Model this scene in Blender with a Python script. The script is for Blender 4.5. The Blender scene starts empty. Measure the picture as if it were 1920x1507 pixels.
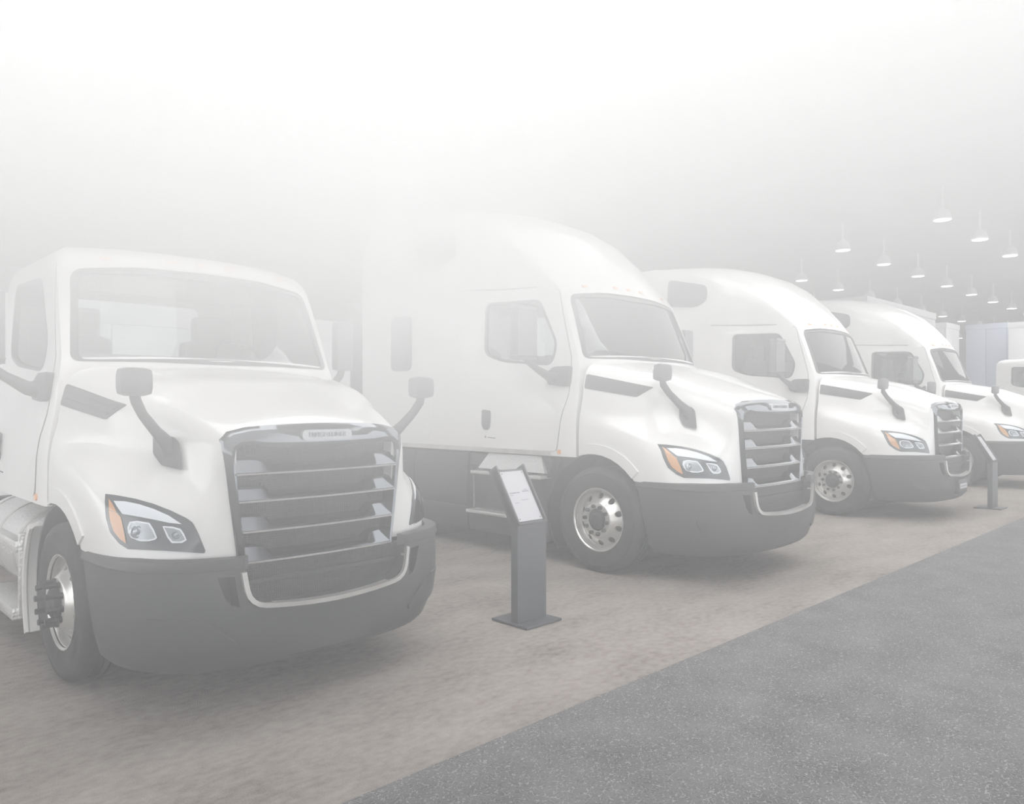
import bpy, bmesh, math, random
from mathutils import Vector, Matrix
from mathutils.bvhtree import BVHTree
from mathutils.geometry import delaunay_2d_cdt
PI = math.pi
sc = bpy.context.scene
COL = sc.collection
random.seed(4)

# ------------------------------------------------------------------ camera
cam_d = bpy.data.cameras.new('camera')
cam = bpy.data.objects.new('camera', cam_d); COL.objects.link(cam)
cam_d.sensor_width = 36.0; cam_d.lens = 36.0 * 1436 / 1920
cam_d.shift_y = 5.5 / 1920; cam_d.clip_start = 0.05; cam_d.clip_end = 400
cam.location = (0, 0, 1.65)
cam.rotation_euler = (PI / 2, 0, math.radians(45.5 - 90))
sc.camera = cam

# ------------------------------------------------------------------ exposure, world, added area lights
sc.view_settings.view_transform = 'Standard'
sc.view_settings.look = 'None'
sc.view_settings.gamma = 1.0
sc.view_settings.use_curve_mapping = False
sc.view_settings.exposure = -0.27
sc.cycles.use_denoising = True
sc.cycles.max_bounces = 12
sc.cycles.transparent_max_bounces = 24
sc.cycles.volume_bounces = 10
sc.cycles.adaptive_threshold = 0.04
sc.cycles.use_light_tree = False
sc.cycles.caustics_reflective = False
sc.cycles.caustics_refractive = False
sc.cycles.sample_clamp_indirect = 4.0

world = bpy.data.worlds.new('hall_air'); sc.world = world
world.use_nodes = True
world.node_tree.nodes['Background'].inputs[0].default_value = (0.97, 0.985, 1.0, 1)
WORLD_STRENGTH = 3.7
world.node_tree.nodes['Background'].inputs[1].default_value = WORLD_STRENGTH

LIGHT_POWER = 1.0
def area_light(x, y, z, sx, sy, watts):  # added overhead area lights, carry the main light in place of the small lamps
    l = bpy.data.lights.new('added_area_light', 'AREA'); l.shape = 'RECTANGLE'
    l.size = sx; l.size_y = sy; l.energy = watts * LIGHT_POWER; l.color = (1, 0.995, 0.985)
    o = bpy.data.objects.new('added_area_light', l); COL.objects.link(o); o.location = (x, y, z)
    return o
area_light(-1, -1.5, 7.6, 10, 9, 1500)  # added above the aisle to brighten the haze
area_light(6, 6, 7.6, 12, 3, 600)
area_light(18, 2, 7.6, 20, 8, 1700)
area_light(40, 6, 7.6, 20, 10, 1900)

# ------------------------------------------------------------------ materials
def mat(name, base=(.8, .8, .8), rough=.5, metal=0.0, coat=0.0, spec=.5):
    m = bpy.data.materials.new(name); m.use_nodes = True
    b = m.node_tree.nodes['Principled BSDF']
    b.inputs['Base Color'].default_value = (*base, 1)
    b.inputs['Roughness'].default_value = rough
    b.inputs['Metallic'].default_value = metal
    b.inputs['Coat Weight'].default_value = coat
    b.inputs['Specular IOR Level'].default_value = spec
    return m
def nd(m, t): return m.node_tree.nodes.new(t)
def ln(m, a, b): m.node_tree.links.new(a, b)
def bsdf(m): return m.node_tree.nodes['Principled BSDF']
def objcoord(m, scale=(1, 1, 1)):
    tc = nd(m, 'ShaderNodeTexCoord'); mp = nd(m, 'ShaderNodeMapping')
    mp.inputs['Scale'].default_value = scale
    ln(m, tc.outputs['Object'], mp.inputs['Vector']); return mp.outputs['Vector']
def noise(m, vec, scale, detail=3, rough=.55):
    n = nd(m, 'ShaderNodeTexNoise'); n.inputs['Scale'].default_value = scale
    n.inputs['Detail'].default_value = detail; n.inputs['Roughness'].default_value = rough
    ln(m, vec, n.inputs['Vector']); return n.outputs['Fac']
def ramp(m, fac, stops):
    r = nd(m, 'ShaderNodeValToRGB'); e = r.color_ramp.elements
    while len(e) < len(stops): e.new(0.5)
    for i, (p, c) in enumerate(stops):
        e[i].position = p; e[i].color = (*c, 1)
    ln(m, fac, r.inputs['Fac']); return r.outputs['Color']
def bump(m, h, dist, strength=1.0):
    b = nd(m, 'ShaderNodeBump'); b.inputs['Distance'].default_value = dist; b.inputs['Strength'].default_value = strength
    ln(m, h, b.inputs['Height']); ln(m, b.outputs['Normal'], bsdf(m).inputs['Normal'])
def mathn(m, op, a, b=None):
    n = nd(m, 'ShaderNodeMath'); n.operation = op
    for i, v in enumerate((a, b)):
        if v is None: continue
        if isinstance(v, (int, float)): n.inputs[i].default_value = v
        else: ln(m, v, n.inputs[i])
    return n.outputs[0]

M = {}
M['paint'] = mat('white_paint', (.70, .695, .685), .28, 0, .5)
v = objcoord(M['paint']); ln(M['paint'], ramp(M['paint'], noise(M['paint'], v, 2.0), [(.3, (.69, .685, .675)), (.7, (.71, .705, .695))]), bsdf(M['paint']).inputs['Base Color'])
M['plastic'] = mat('dark_grey_plastic', (.045, .045, .047), .5)
v = objcoord(M['plastic']); bump(M['plastic'], noise(M['plastic'], v, 400, 2), .0006, .4)
M['black'] = mat('black_plastic', (.02, .02, .021), .55)
M['gasket'] = mat('window_rubber', (.045, .045, .047), .5)
M['chrome'] = mat('chrome', (.13, .14, .155), .10, 1.0)
M['alu'] = mat('polished_aluminium', (.78, .77, .75), .3, .65)
v = objcoord(M['alu']); ln(M['alu'], ramp(M['alu'], noise(M['alu'], v, 5), [(.3, (.52, .51, .49)), (.7, (.66, .65, .63))]), bsdf(M['alu']).inputs['Base Color'])
M['plate'] = mat('tread_plate', (.72, .72, .71), .35, .7)
v = objcoord(M['plate'], (1, 1, 1))
vo = nd(M['plate'], 'ShaderNodeTexVoronoi'); vo.inputs['Scale'].default_value = 45; ln(M['plate'], v, vo.inputs['Vector'])
bump(M['plate'], vo.outputs['Distance'], .004, .8)
M['rubber'] = mat('tire_rubber', (.03, .03, .031), .85, spec=.3)
v = objcoord(M['rubber']); ln(M['rubber'], ramp(M['rubber'], noise(M['rubber'], v, 9), [(.35, (.026, .026, .027)), (.7, (.045, .044, .043))]), bsdf(M['rubber']).inputs['Base Color'])
M['amber'] = mat('amber_lens', (.78, .36, .13), .2, 0, .6)
M['reflector'] = mat('headlight_reflector', (.93, .93, .94), .35, 0)
M['reflector_dark'] = mat('lamp_bezel', (.34, .35, .36), .25, .6)
M['bezel'] = mat('headlight_housing', (.05, .052, .056), .3, 0, .5)
M['lens_bulb'] = mat('projector_glass', (.5, .52, .55), .06, .3, 1)
M['mir'] = mat('mirror_shell', (.12, .12, .125), .4)
M['seat'] = mat('cab_upholstery', (.20, .20, .205), .8)
v = objcoord(M['seat']); bump(M['seat'], noise(M['seat'], v, 90), .002, .5)
M['trim'] = mat('cab_trim', (.30, .30, .305), .7)
M['seam'] = mat('panel_gap', (.05, .05, .05), .8)
M['paper'] = mat('printed_card', (.42, .42, .445), .5)
M['ink'] = mat('grey_ink', (.2, .2, .23), .6)
M['podium'] = mat('powder_coated_steel', (.06, .063, .07), .5)
v = objcoord(M['podium']); bump(M['podium'], noise(M['podium'], v, 300, 2), .0004, .4)
M['mirror_glass'] = mat('mirror_glass', (.75, .77, .78), .05, 1)
M['mesh'] = mat('radiator_mesh', (.03, .03, .031), .5, .2)
v = objcoord(M['mesh'])
w = nd(M['mesh'], 'ShaderNodeTexWave'); w.bands_direction = 'Z'; w.inputs['Scale'].default_value = 22; ln(M['mesh'], v, w.inputs['Vector'])
w2 = nd(M['mesh'], 'ShaderNodeTexWave'); w2.bands_direction = 'X'; w2.inputs['Scale'].default_value = 22; ln(M['mesh'], v, w2.inputs['Vector'])
bump(M['mesh'], mathn(M['mesh'], 'MULTIPLY', w.outputs['Fac'], w2.outputs['Fac']), .004, .8)
def glass(name, tint, ior):
    m = bpy.data.materials.new(name); m.use_nodes = True; nt = m.node_tree; nt.nodes.clear()
    out = nt.nodes.new('ShaderNodeOutputMaterial'); t = nt.nodes.new('ShaderNodeBsdfTransparent'); t.inputs[0].default_value = (*tint, 1)
    g = nt.nodes.new('ShaderNodeBsdfGlossy'); g.inputs['Roughness'].default_value = .03
    fr = nt.nodes.new('ShaderNodeFresnel'); fr.inputs['IOR'].default_value = ior
    mx = nt.nodes.new('ShaderNodeMixShader')
    nt.links.new(fr.outputs[0], mx.inputs[0]); nt.links.new(t.outputs[0], mx.inputs[1]); nt.links.new(g.outputs[0], mx.inputs[2])
    nt.links.new(mx.outputs[0], out.inputs['Surface']); return m
M['glass'] = glass('clear_glass', (.86, .90, .89), 1.42)
M['lens'] = glass('headlight_lens', (.96, .97, .98), 1.15)

# ------------------------------------------------------------------ mesh helpers
class MB:
    def __init__(s): s.v = []; s.f = []
    def add(s, vs, fs):
        n = len(s.v); s.v += [tuple(p) for p in vs]; s.f += [tuple(i + n for i in f) for f in fs]; return s
    def box(s, x0, x1, y0, y1, z0, z1, bev=0):
        bm = bmesh.new(); bmesh.ops.create_cube(bm, size=1)
        for q in bm.verts: q.co = Vector(((x0 + x1) / 2 + q.co.x * (x1 - x0), (y0 + y1) / 2 + q.co.y * (y1 - y0), (z0 + z1) / 2 + q.co.z * (z1 - z0)))
        if bev: bmesh.ops.bevel(bm, geom=bm.edges[:], offset=bev, segments=2, profile=.6, affect='EDGES')
        bm.verts.index_update()
        s.add([q.co[:] for q in bm.verts], [[q.index for q in f.verts] for f in bm.faces]); bm.free(); return s
    def loft(s, secs, closed=True, cap=True):
        n = len(secs[0]); b = len(s.v)
        for sec in secs: s.v += [tuple(p) for p in sec]
        m = n if closed else n - 1
        for i in range(len(secs) - 1):
            for j in range(m):
                a = b + i * n + j; c = b + i * n + (j + 1) % n
                s.f.append((a, c, c + n, a + n))
        if cap:
            s.f.append(tuple(b + j for j in range(n))[::-1])
            s.f.append(tuple(b + (len(secs) - 1) * n + j for j in range(n)))
        return s
    def tube(s, pts, radii, n=10, sx=1.0):
        pts = [Vector(p) for p in pts]; secs = []
        if not isinstance(radii, (list, tuple)): radii = [radii] * len(pts)
        for i, p in enumerate(pts):
            t = (pts[min(i + 1, len(pts) - 1)] - pts[max(i - 1, 0)]).normalized()
            up = Vector((0, 0, 1)) if abs(t.z) < .95 else Vector((1, 0, 0))
            a = t.cross(up).normalized(); c = a.cross(t)
            secs.append([p + radii[i] * (math.cos(k * 2 * PI / n) * a * sx + math.sin(k * 2 * PI / n) * c) for k in range(n)])
        return s.loft(secs)
    def lathe_x(s, prof, n=48, cy=0, cz=0, closed=False):
        secs = [[(x, cy + r * math.cos(k * 2 * PI / n), cz + r * math.sin(k * 2 * PI / n)) for k in range(n)] for r, x in prof]
        if closed: secs.append(secs[0])
        return s.loft(secs, cap=not closed)
    def mesh(s, name, angle=35):
        me = bpy.data.meshes.new(name); me.from_pydata(s.v, [], s.f); finish(me, angle); return me
def finish(me, angle=35):
    bm = bmesh.new(); bm.from_mesh(me)
    bmesh.ops.remove_doubles(bm, verts=bm.verts, dist=1e-5)
    bmesh.ops.recalc_face_normals(bm, faces=bm.faces)
    bm.to_mesh(me); bm.free()
    me.polygons.foreach_set('use_smooth', [True] * len(me.polygons))
    me.set_sharp_from_angle(angle=math.radians(angle))
def obj(name, me, m=None, parent=None, label=None):
    if isinstance(me, MB): me = me.mesh(name)
    if m: me.materials.clear(); me.materials.append(m)
    o = bpy.data.objects.new(name, me); COL.objects.link(o)
    if parent: o.parent = parent
    if label: o['label'] = label
    return o
def tag(o, label, cat, group=None, kind=None):
    if label: o['label'] = label
    if cat: o['category'] = cat
    if group: o['group'] = group
    if kind: o['kind'] = kind
    return o
def mirrored(me):
    m2 = me.copy(); bm = bmesh.new(); bm.from_mesh(m2)
    for q in bm.verts: q.co.x = -q.co.x
    bmesh.ops.reverse_faces(bm, faces=bm.faces); bm.to_mesh(m2); bm.free(); return m2
def pair(name, me, m, parent, label=None):
    """near-side part and its twin on the far side"""
    if isinstance(me, MB): me = me.mesh(name)
    return obj(name, me, m, parent, label), obj(name, mirrored(me), m, parent, label)
def cut(o, cutters, op='DIFFERENCE'):
    tmp = []
    for i, c in enumerate(cutters):
        if isinstance(c, MB): c = c.mesh('cutter')
        t = bpy.data.objects.new('cutter', c); COL.objects.link(t); tmp.append(t)
        md = o.modifiers.new('b', 'BOOLEAN'); md.operation = op; md.solver = 'EXACT'; md.object = t
    dg = bpy.context.evaluated_depsgraph_get()
    me = bpy.data.meshes.new_from_object(o.evaluated_get(dg)); o.modifiers.clear()
    mats = [m for m in o.data.materials]; o.data = me
    me.materials.clear()
    for m in mats: me.materials.append(m)
    me.polygons.foreach_set('material_index', [0] * len(me.polygons))
    for t in tmp: bpy.data.objects.remove(t)
    finish(me); return o
def bvh(me):
    return BVHTree.FromPolygons([q.co[:] for q in me.vertices], [tuple(p.vertices) for p in me.polygons])
def cr(P, n):
    """Catmull-Rom through rows of numbers, n steps between rows"""
    out = []
    for i in range(len(P) - 1):
        a = P[max(i - 1, 0)]; b = P[i]; c = P[i + 1]; d = P[min(i + 2, len(P) - 1)]
        for k in range(n):
            t = k / n
            out.append([.5 * (2 * q + (r - p) * t + (2 * p - 5 * q + 4 * r - s) * t * t + (3 * q - p - 3 * r + s) * t ** 3) for p, q, r, s in zip(a, b, c, d)])
    out.append(list(P[-1])); return out
def rounded(poly, r, n=4):
    """round the corners of a polygon of 3-D points"""
    P = [Vector(p) for p in poly]; out = []
    for i, p in enumerate(P):
        a = P[i - 1]; b = P[(i + 1) % len(P)]
        ra = min(r, (a - p).length * .45); rb = min(r, (b - p).length * .45)
        s = p + (a - p).normalized() * ra; e = p + (b - p).normalized() * rb
        for k in range(n + 1):
            t = k / n; out.append(s * (1 - t) ** 2 + p * 2 * t * (1 - t) + e * t * t)
    return out
def basis(d):
    d = Vector(d).normalized(); up = Vector((0, 0, 1)); u = d.cross(up).normalized(); return d, u, u.cross(d)
def prism(poly, d, back, fwd):
    d = Vector(d).normalized(); P = [Vector(p) for p in poly]
    return MB().loft([[p - d * back for p in P], [p + d * fwd for p in P]])
def patch(tree, poly, d, off=.004, thick=.012, res=.05, hole=None):
    """a thin shell lying on the surface `tree`, seen along d inside polygon poly"""
    d, u, w = basis(d); P = [Vector(p) for p in poly]; o = sum(P, Vector()) / len(P)
    def dens(L):
        q = []
        for i, p in enumerate(L):
            e = L[(i + 1) % len(L)]; n = max(1, int((e - p).length / res))
            q += [p.lerp(e, k / n) for k in range(n)]
        return [Vector(((p - o) @ u, (p - o) @ w)) for p in q]
    V = dens(P); nb = len(V); F = [list(range(nb))]; E = [(i, (i + 1) % nb) for i in range(nb)]; nh = 0
    if hole:
        H = dens([Vector(p) for p in hole]); nh = len(H)
        E += [(nb + i, nb + (i + 1) % nh) for i in range(nh)]; V = V + H
    x0 = min(p.x for p in V); x1 = max(p.x for p in V); y0 = min(p.y for p in V); y1 = max(p.y for p in V)
    if not hole:
        y = y0 + res * .5
        while y < y1:
            x = x0 + res * .5
            while x < x1:
                q = Vector((x, y)); 
                if inside(q, V[:nb]) and min((q - p).length for p in V[:nb]) > res * .35: V.append(q)
                x += res
            y += res
        vs, es, fs, *_ = delaunay_2d_cdt(V, E, F, 1, 1e-6)
    else:
        vs, es, fs, *_ = delaunay_2d_cdt(V, E, [], 0, 1e-6)
        Hh = V[nb:nb + nh]
        def keep(f):
            c = sum((vs[i] for i in f), Vector((0, 0))) / len(f); return inside(c, V[:nb]) and not inside(c, Hh)
        fs = [f for f in fs if keep(f)]
    pos = []
    for q in vs:
        p = o + u * q.x + w * q.y; h = tree.ray_cast(p - d * 4, d)[0]
        if h is None: h = tree.find_nearest(p)[0]
        pos.append(h)
    ec = {}
    for f in fs:
        for i in range(len(f)):
            a, b = f[i], f[(i + 1) % len(f)]; ec[(a, b)] = 1
    bd = [(a, b) for a, b in ec if (b, a) not in ec]
    n = len(pos); top = [p - d * off for p in pos]; bot = [p + d * (thick - off) for p in pos]
    m = MB(); m.add(top + bot, [tuple(f) for f in fs] + [tuple(i + n for i in f[::-1]) for f in fs] + [(a, a + n, b + n, b) for a, b in bd])
    return m
def inside(q, L):
    c = False; j = len(L) - 1
    for i in range(len(L)):
        if (L[i].y > q.y) != (L[j].y > q.y) and q.x < (L[j].x - L[i].x) * (q.y - L[i].y) / (L[j].y - L[i].y + 1e-12) + L[i].x: c = not c
        j = i
    return c
def ribbon(pts, wd, d):
    """polygon around a polyline, for panel gaps"""
    d = Vector(d).normalized(); P = [Vector(p) for p in pts]; A = []; B = []
    for i, p in enumerate(P):
        t = (P[min(i + 1, len(P) - 1)] - P[max(i - 1, 0)]).normalized(); s = t.cross(d).normalized() * wd / 2
        A.append(p + s); B.append(p - s)
    return A + B[::-1]
def grow(poly, k):
    P = [Vector(p) for p in poly]; c = sum(P, Vector()) / len(P); out = []
    for p in P: out.append(p + (p - c).normalized() * k)
    return out
def text_mesh(txt, size, depth):
    cu = bpy.data.curves.new('t', 'FONT'); cu.body = txt; cu.size = size; cu.extrude = depth; cu.align_x = 'CENTER'; cu.align_y = 'CENTER'
    o = bpy.data.objects.new('t', cu); COL.objects.link(o); dg = bpy.context.evaluated_depsgraph_get(); dg.update()
    me = bpy.data.meshes.new_from_object(o.evaluated_get(dg)); bpy.data.objects.remove(o); return me

# ------------------------------------------------------------------ setting: floor, aisle carpet, ceiling, far walls
def plane_obj(name, x0, x1, y0, y1, z0, z1, m): return obj(name, MB().box(x0, x1, y0, y1, z0, z1), m)
fm = mat('beige_carpet', (.3, .27, .25), .95, spec=.1)
v = objcoord(fm, (1, 2.2, 1)); n1 = noise(fm, v, 1.1, 4, .6); v2 = objcoord(fm, (1, 1.6, 1)); n2 = noise(fm, v2, 14, 3); n3 = noise(fm, objcoord(fm), 160, 2)
mixv = mathn(fm, 'ADD', mathn(fm, 'MULTIPLY', n1, .45), mathn(fm, 'ADD', mathn(fm, 'MULTIPLY', n2, .4), mathn(fm, 'MULTIPLY', n3, .35)))
ln(fm, ramp(fm, mixv, [(.38, (.095, .084, .075)), (.56, (.225, .202, .184)), (.76, (.31, .285, .262))]), bsdf(fm).inputs['Base Color'])
bump(fm, n3, .004, .6)
floor = plane_obj('floor', -14, 90, 2.75, 45, -.1, 0, fm); floor['kind'] = 'structure'
am = mat('grey_loop_carpet', (.2, .2, .2), .95, spec=.1)
a1 = noise(am, objcoord(am), 48, 1, .4); a2 = noise(am, objcoord(am), 3, 3); a3 = noise(am, objcoord(am), 40, 2)
ridge = mathn(am, 'ABSOLUTE', mathn(am, 'SUBTRACT', a1, .5)); seg = mathn(am, 'LESS_THAN', a3, .53)
worm = mathn(am, 'MULTIPLY', mathn(am, 'LESS_THAN', ridge, .030), seg)
basec = ramp(am, mathn(am, 'ADD', mathn(am, 'MULTIPLY', a2, .5), mathn(am, 'MULTIPLY', a3, .5)), [(.35, (.085, .085, .088)), (.65, (.155, .155, .158))])
mx = nd(am, 'ShaderNodeMix'); mx.data_type = 'RGBA'; ln(am, worm, mx.inputs['Factor']); ln(am, basec, mx.inputs['A']); mx.inputs['B'].default_value = (.27, .265, .26, 1)
ln(am, mx.outputs['Result'], bsdf(am).inputs['Base Color']); bump(am, a1, .006, .7)
aisle = plane_obj('floor_aisle', -14, 90, -14, 2.75, -.1, .004, am); aisle['kind'] = 'structure'
cm = mat('hall_ceiling', (.16, .16, .17), .9); v = objcoord(cm); ln(cm, ramp(cm, noise(cm, v, .6), [(.3, (.13, .13, .14)), (.7, (.19, .19, .2))]), bsdf(cm).inputs['Base Color'])
ceiling = plane_obj('ceiling', -14, 90, -14, 45, 8.6, 8.8, cm); ceiling['kind'] = 'structure'
wm = mat('hall_wall', (.2, .2, .21), .9); v = objcoord(wm); ln(wm, ramp(wm, noise(wm, v, .5), [(.3, (.18, .18, .19)), (.7, (.22, .22, .23))]), bsdf(wm).inputs['Base Color'])
wall = plane_obj('wall_back', -14, 90, 45, 45.3, 0, 8.6, wm); wall['kind'] = 'structure'
wall2 = plane_obj('wall_right', 90, 90.3, -14, 45, 0, 8.6, wm); wall2['kind'] = 'structure'

# added haze volume standing in for a flat white wash, thicker towards the top
HX0, HX1, HY0, HY1, HTOP = -6.0, 2.6, -6.0, 3.6, 3.05
def haze_all():
    m = bpy.data.materials.new('haze'); m.use_nodes = True; nt = m.node_tree; nt.nodes.clear()
    out = nt.nodes.new('ShaderNodeOutputMaterial'); s = nt.nodes.new('ShaderNodeVolumeScatter')
    s.inputs['Color'].default_value = (1, 1, 1, 1); s.inputs['Anisotropy'].default_value = 0
    g = nt.nodes.new('ShaderNodeNewGeometry'); sp = nt.nodes.new('ShaderNodeSeparateXYZ'); nt.links.new(g.outputs['Position'], sp.inputs[0])
    mr = nt.nodes.new('ShaderNodeMapRange'); mr.inputs['From Min'].default_value = 0; mr.inputs['From Max'].default_value = 3.2; nt.links.new(sp.outputs['Z'], mr.inputs['Value'])
    cv = nt.nodes.new('ShaderNodeFloatCurve'); c = cv.mapping.curves[0]
    pts = [(0, .044), (1.15, .036), (1.42, .09), (1.65, .26), (1.8, .40), (2.0, .68), (2.3, 1.1), (2.6, 1.5), (3.2, 1.6)]
    c.points[0].location = (0, .042/2); c.points[1].location = (1, .9)
    for z, d in pts[1:-1]: c.points.new(z / 3.2, d / 2)
    cv.mapping.update(); nt.links.new(mr.outputs[0], cv.inputs['Value'])
    mu = nt.nodes.new('ShaderNodeMath'); mu.operation = 'MULTIPLY'; mu.inputs[1].default_value = 2; nt.links.new(cv.outputs[0], mu.inputs[0]); nt.links.new(mu.outputs[0], s.inputs['Density'])
    nt.links.new(s.outputs[0], out.inputs['Volume'])
    m.cycles.homogeneous_volume = False
    o = obj('added_haze', MB().box(HX0, HX1, HY0, HY1, .03, HTOP), m)
    tag(o, 'added haze volume that lays a white wash over the view of the trucks', 'haze', kind='stuff')
haze_all()
sc.cycles.volume_step_rate = 0.5


# ------------------------------------------------------------------ truck body surfaces (local: -y forward, -x the side seen, origin under the front axle)
def hood_solid():
    S = {  # y: half section from the sill up to the crown
     .24: [(1.19, 1.00), (1.195, 1.20), (1.19, 1.42), (1.17, 1.57), (1.135, 1.70), (1.12, 1.83), (1.09, 1.95), (1.03, 2.04), (.90, 2.085), (.5, 2.12), (0, 2.13)],
     .0: [(1.19, .97), (1.195, 1.18), (1.19, 1.43), (1.14, 1.52), (1.095, 1.66), (1.075, 1.80), (1.04, 1.91), (.97, 2.0), (.85, 2.045), (.46, 2.08), (0, 2.09)],
     -.45: [(1.19, .93), (1.19, 1.12), (1.175, 1.335), (1.10, 1.42), (1.01, 1.56), (.985, 1.70), (.95, 1.82), (.885, 1.90), (.76, 1.95), (.40, 1.99), (0, 2.0)],
     -.7: [(1.165, .92), (1.16, 1.08), (1.14, 1.235), (1.045, 1.325), (.94, 1.45), (.875, 1.60), (.845, 1.73), (.78, 1.81), (.66, 1.86), (.35, 1.905), (0, 1.92)],
     -.9: [(1.10, .915), (1.085, 1.05), (1.05, 1.17), (.97, 1.28), (.855, 1.39), (.795, 1.54), (.775, 1.66), (.715, 1.75), (.6, 1.79), (.3, 1.835), (0, 1.85)],
     -1.08: [(.96, .91), (.935, 1.03), (.90, 1.13), (.845, 1.23), (.77, 1.34), (.735, 1.48), (.72, 1.60), (.665, 1.68), (.55, 1.725), (.28, 1.765), (0, 1.78)],
     -1.18: [(.79, .905), (.775, 1.02), (.76, 1.12), (.735, 1.21), (.705, 1.32), (.70, 1.45), (.69, 1.56), (.64, 1.635), (.52, 1.68), (.27, 1.71), (0, 1.72)],
     -1.215: [(.60, .90), (.61, 1.02), (.62, 1.12), (.63, 1.21), (.64, 1.32), (.65, 1.45), (.65, 1.54), (.61, 1.61), (.5, 1.65), (.26, 1.675), (0, 1.685)]}
    rows = [[y] + [c for p in pts for c in p] for y, pts in S.items()]
    secs = []
    for r in cr(rows, 5):
        y = r[0]; P = [(r[1 + 2 * i], r[2 + 2 * i]) for i in range(11)]; P = [(p[0], p[1]) for p in cr(P, 2)]
        secs.append([(-x, y, z) for x, z in P] + [(x, y, z) for x, z in P[::-1][1:]])
    return MB().loft(secs)
def cab_solid(sleeper, inset=0.0):
    if sleeper:
        L = [(1.12, .26, .28, 1.19, 4.12), (1.45, .26, .28, 1.19, 4.12), (1.60, .26, .28, 1.175, 4.12), (1.75, .26, .28, 1.145, 4.12), (2.08, .16, .31, 1.10, 4.12),
             (2.16, .15, .34, 1.085, 4.12), (2.5, .30, .47, 1.065, 4.12), (2.84, .45, .61, 1.04, 4.12), (2.93, .50, .68, 1.035, 4.12), (3.1, .60, .86, 1.05, 4.12), (3.35, .80, 1.15, 1.06, 4.12),
             (3.6, 1.05, 1.52, 1.06, 4.12), (3.80, 1.36, 1.95, 1.04, 4.11), (3.95, 1.72, 2.4, 1.0, 4.10), (4.05, 2.08, 2.85, .94, 4.08), (4.11, 2.45, 3.2, .84, 4.05), (4.15, 2.9, 3.5, .66, 4.0)]
        back = 1.22
    else:
        L = [(1.12, .26, .28, 1.19, 2.05), (1.45, .26, .28, 1.19, 2.05), (1.60, .26, .28, 1.175, 2.05), (1.75, .26, .28, 1.145, 2.05), (2.08, .16, .31, 1.10, 2.05),
             (2.16, .15, .34, 1.085, 2.05), (2.5, .30, .47, 1.065, 2.05), (2.83, .45, .61, 1.04, 2.05), (2.91, .49, .66, 1.02, 2.04), (2.98, .55, .74, .98, 2.02), (3.04, .66, .87, .90, 1.97), (3.08, .85, 1.05, .74, 1.86)]
        back = 1.19
    secs = []
    top = L[-1][0]
    rows = L
    for z, yf, yc, w, yr in rows:
        if inset: yf += inset * 1.4; yc += inset; w -= inset; yr -= inset
        h = []
        for t in (0, .18, .36, .54, .7, .82, .91, .97, 1): h.append((w * t, yf + (yc - yf) * t ** 3))
        r = .05
        h.append((w + .012, yc + .035))
        fall = max(0.0, (z - 3.3) / (top - 3.3)) if sleeper else 0
        for t in (.08, .2, .35, .5, .65, .8, .93):
            y = yc + .05 + (yr - yc - .05) * t
            k = min(1, max(0, (y - 1.2) / 1.0)); k = k * k * (3 - 2 * k)
            wb = (back if not inset else back - inset) * (1 - fall) + (w + .10) * fall
            if z > 2.9 and not sleeper: wb = w + .02
            if not sleeper and z <= 2.9: wb = w + .015
            h.append((w + .015 + (wb - w - .015) * k, y))
        h.append((h[-1][0] - .01, yr - .03)); h.append((h[-1][0] - .05, yr))
        secs.append([(-x, y, z) for x, y in h[::-1]] + [(x, y, z) for x, y in h[1:]])
    if inset:
        secs = [[(x, y, z + (.07 if i == 0 else 0)) for x, y, z in s] for i, s in enumerate(secs)][:-1]
    return MB().loft(secs)
def bumper_solid():
    L = {.27: [(1.09, -.62), (1.07, -.80), (.98, -1.0), (.82, -1.16), (.6, -1.25), (.3, -1.30), (0, -1.32)],
         .31: [(1.13, -.60), (1.11, -.80), (1.02, -1.02), (.85, -1.19), (.62, -1.285), (.3, -1.34), (0, -1.36)],
         .45: [(1.16, -.57), (1.15, -.80), (1.07, -1.05), (.89, -1.23), (.64, -1.325), (.3, -1.365), (0, -1.385)],
         .65: [(1.18, -.53), (1.17, -.80), (1.09, -1.07), (.91, -1.245), (.65, -1.34), (.3, -1.39), (0, -1.405)],
         .87: [(1.19, -.48), (1.18, -.79), (1.095, -1.065), (.91, -1.24), (.645, -1.335), (.3, -1.385), (0, -1.40)]}
    secs = []
    for z, P in L.items():
        P = cr(P, 3); full = [(-x, y) for x, y in P] + [(x, y) for x, y in P[::-1][1:]]
        secs.append([(x, y, z) for x, y in full] + [(x * .88, y + .13, z) for x, y in full[::-1]])
    return MB().loft(secs)
def yfr(x): return -1.29 + .05 * (x / .62) ** 2

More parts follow.
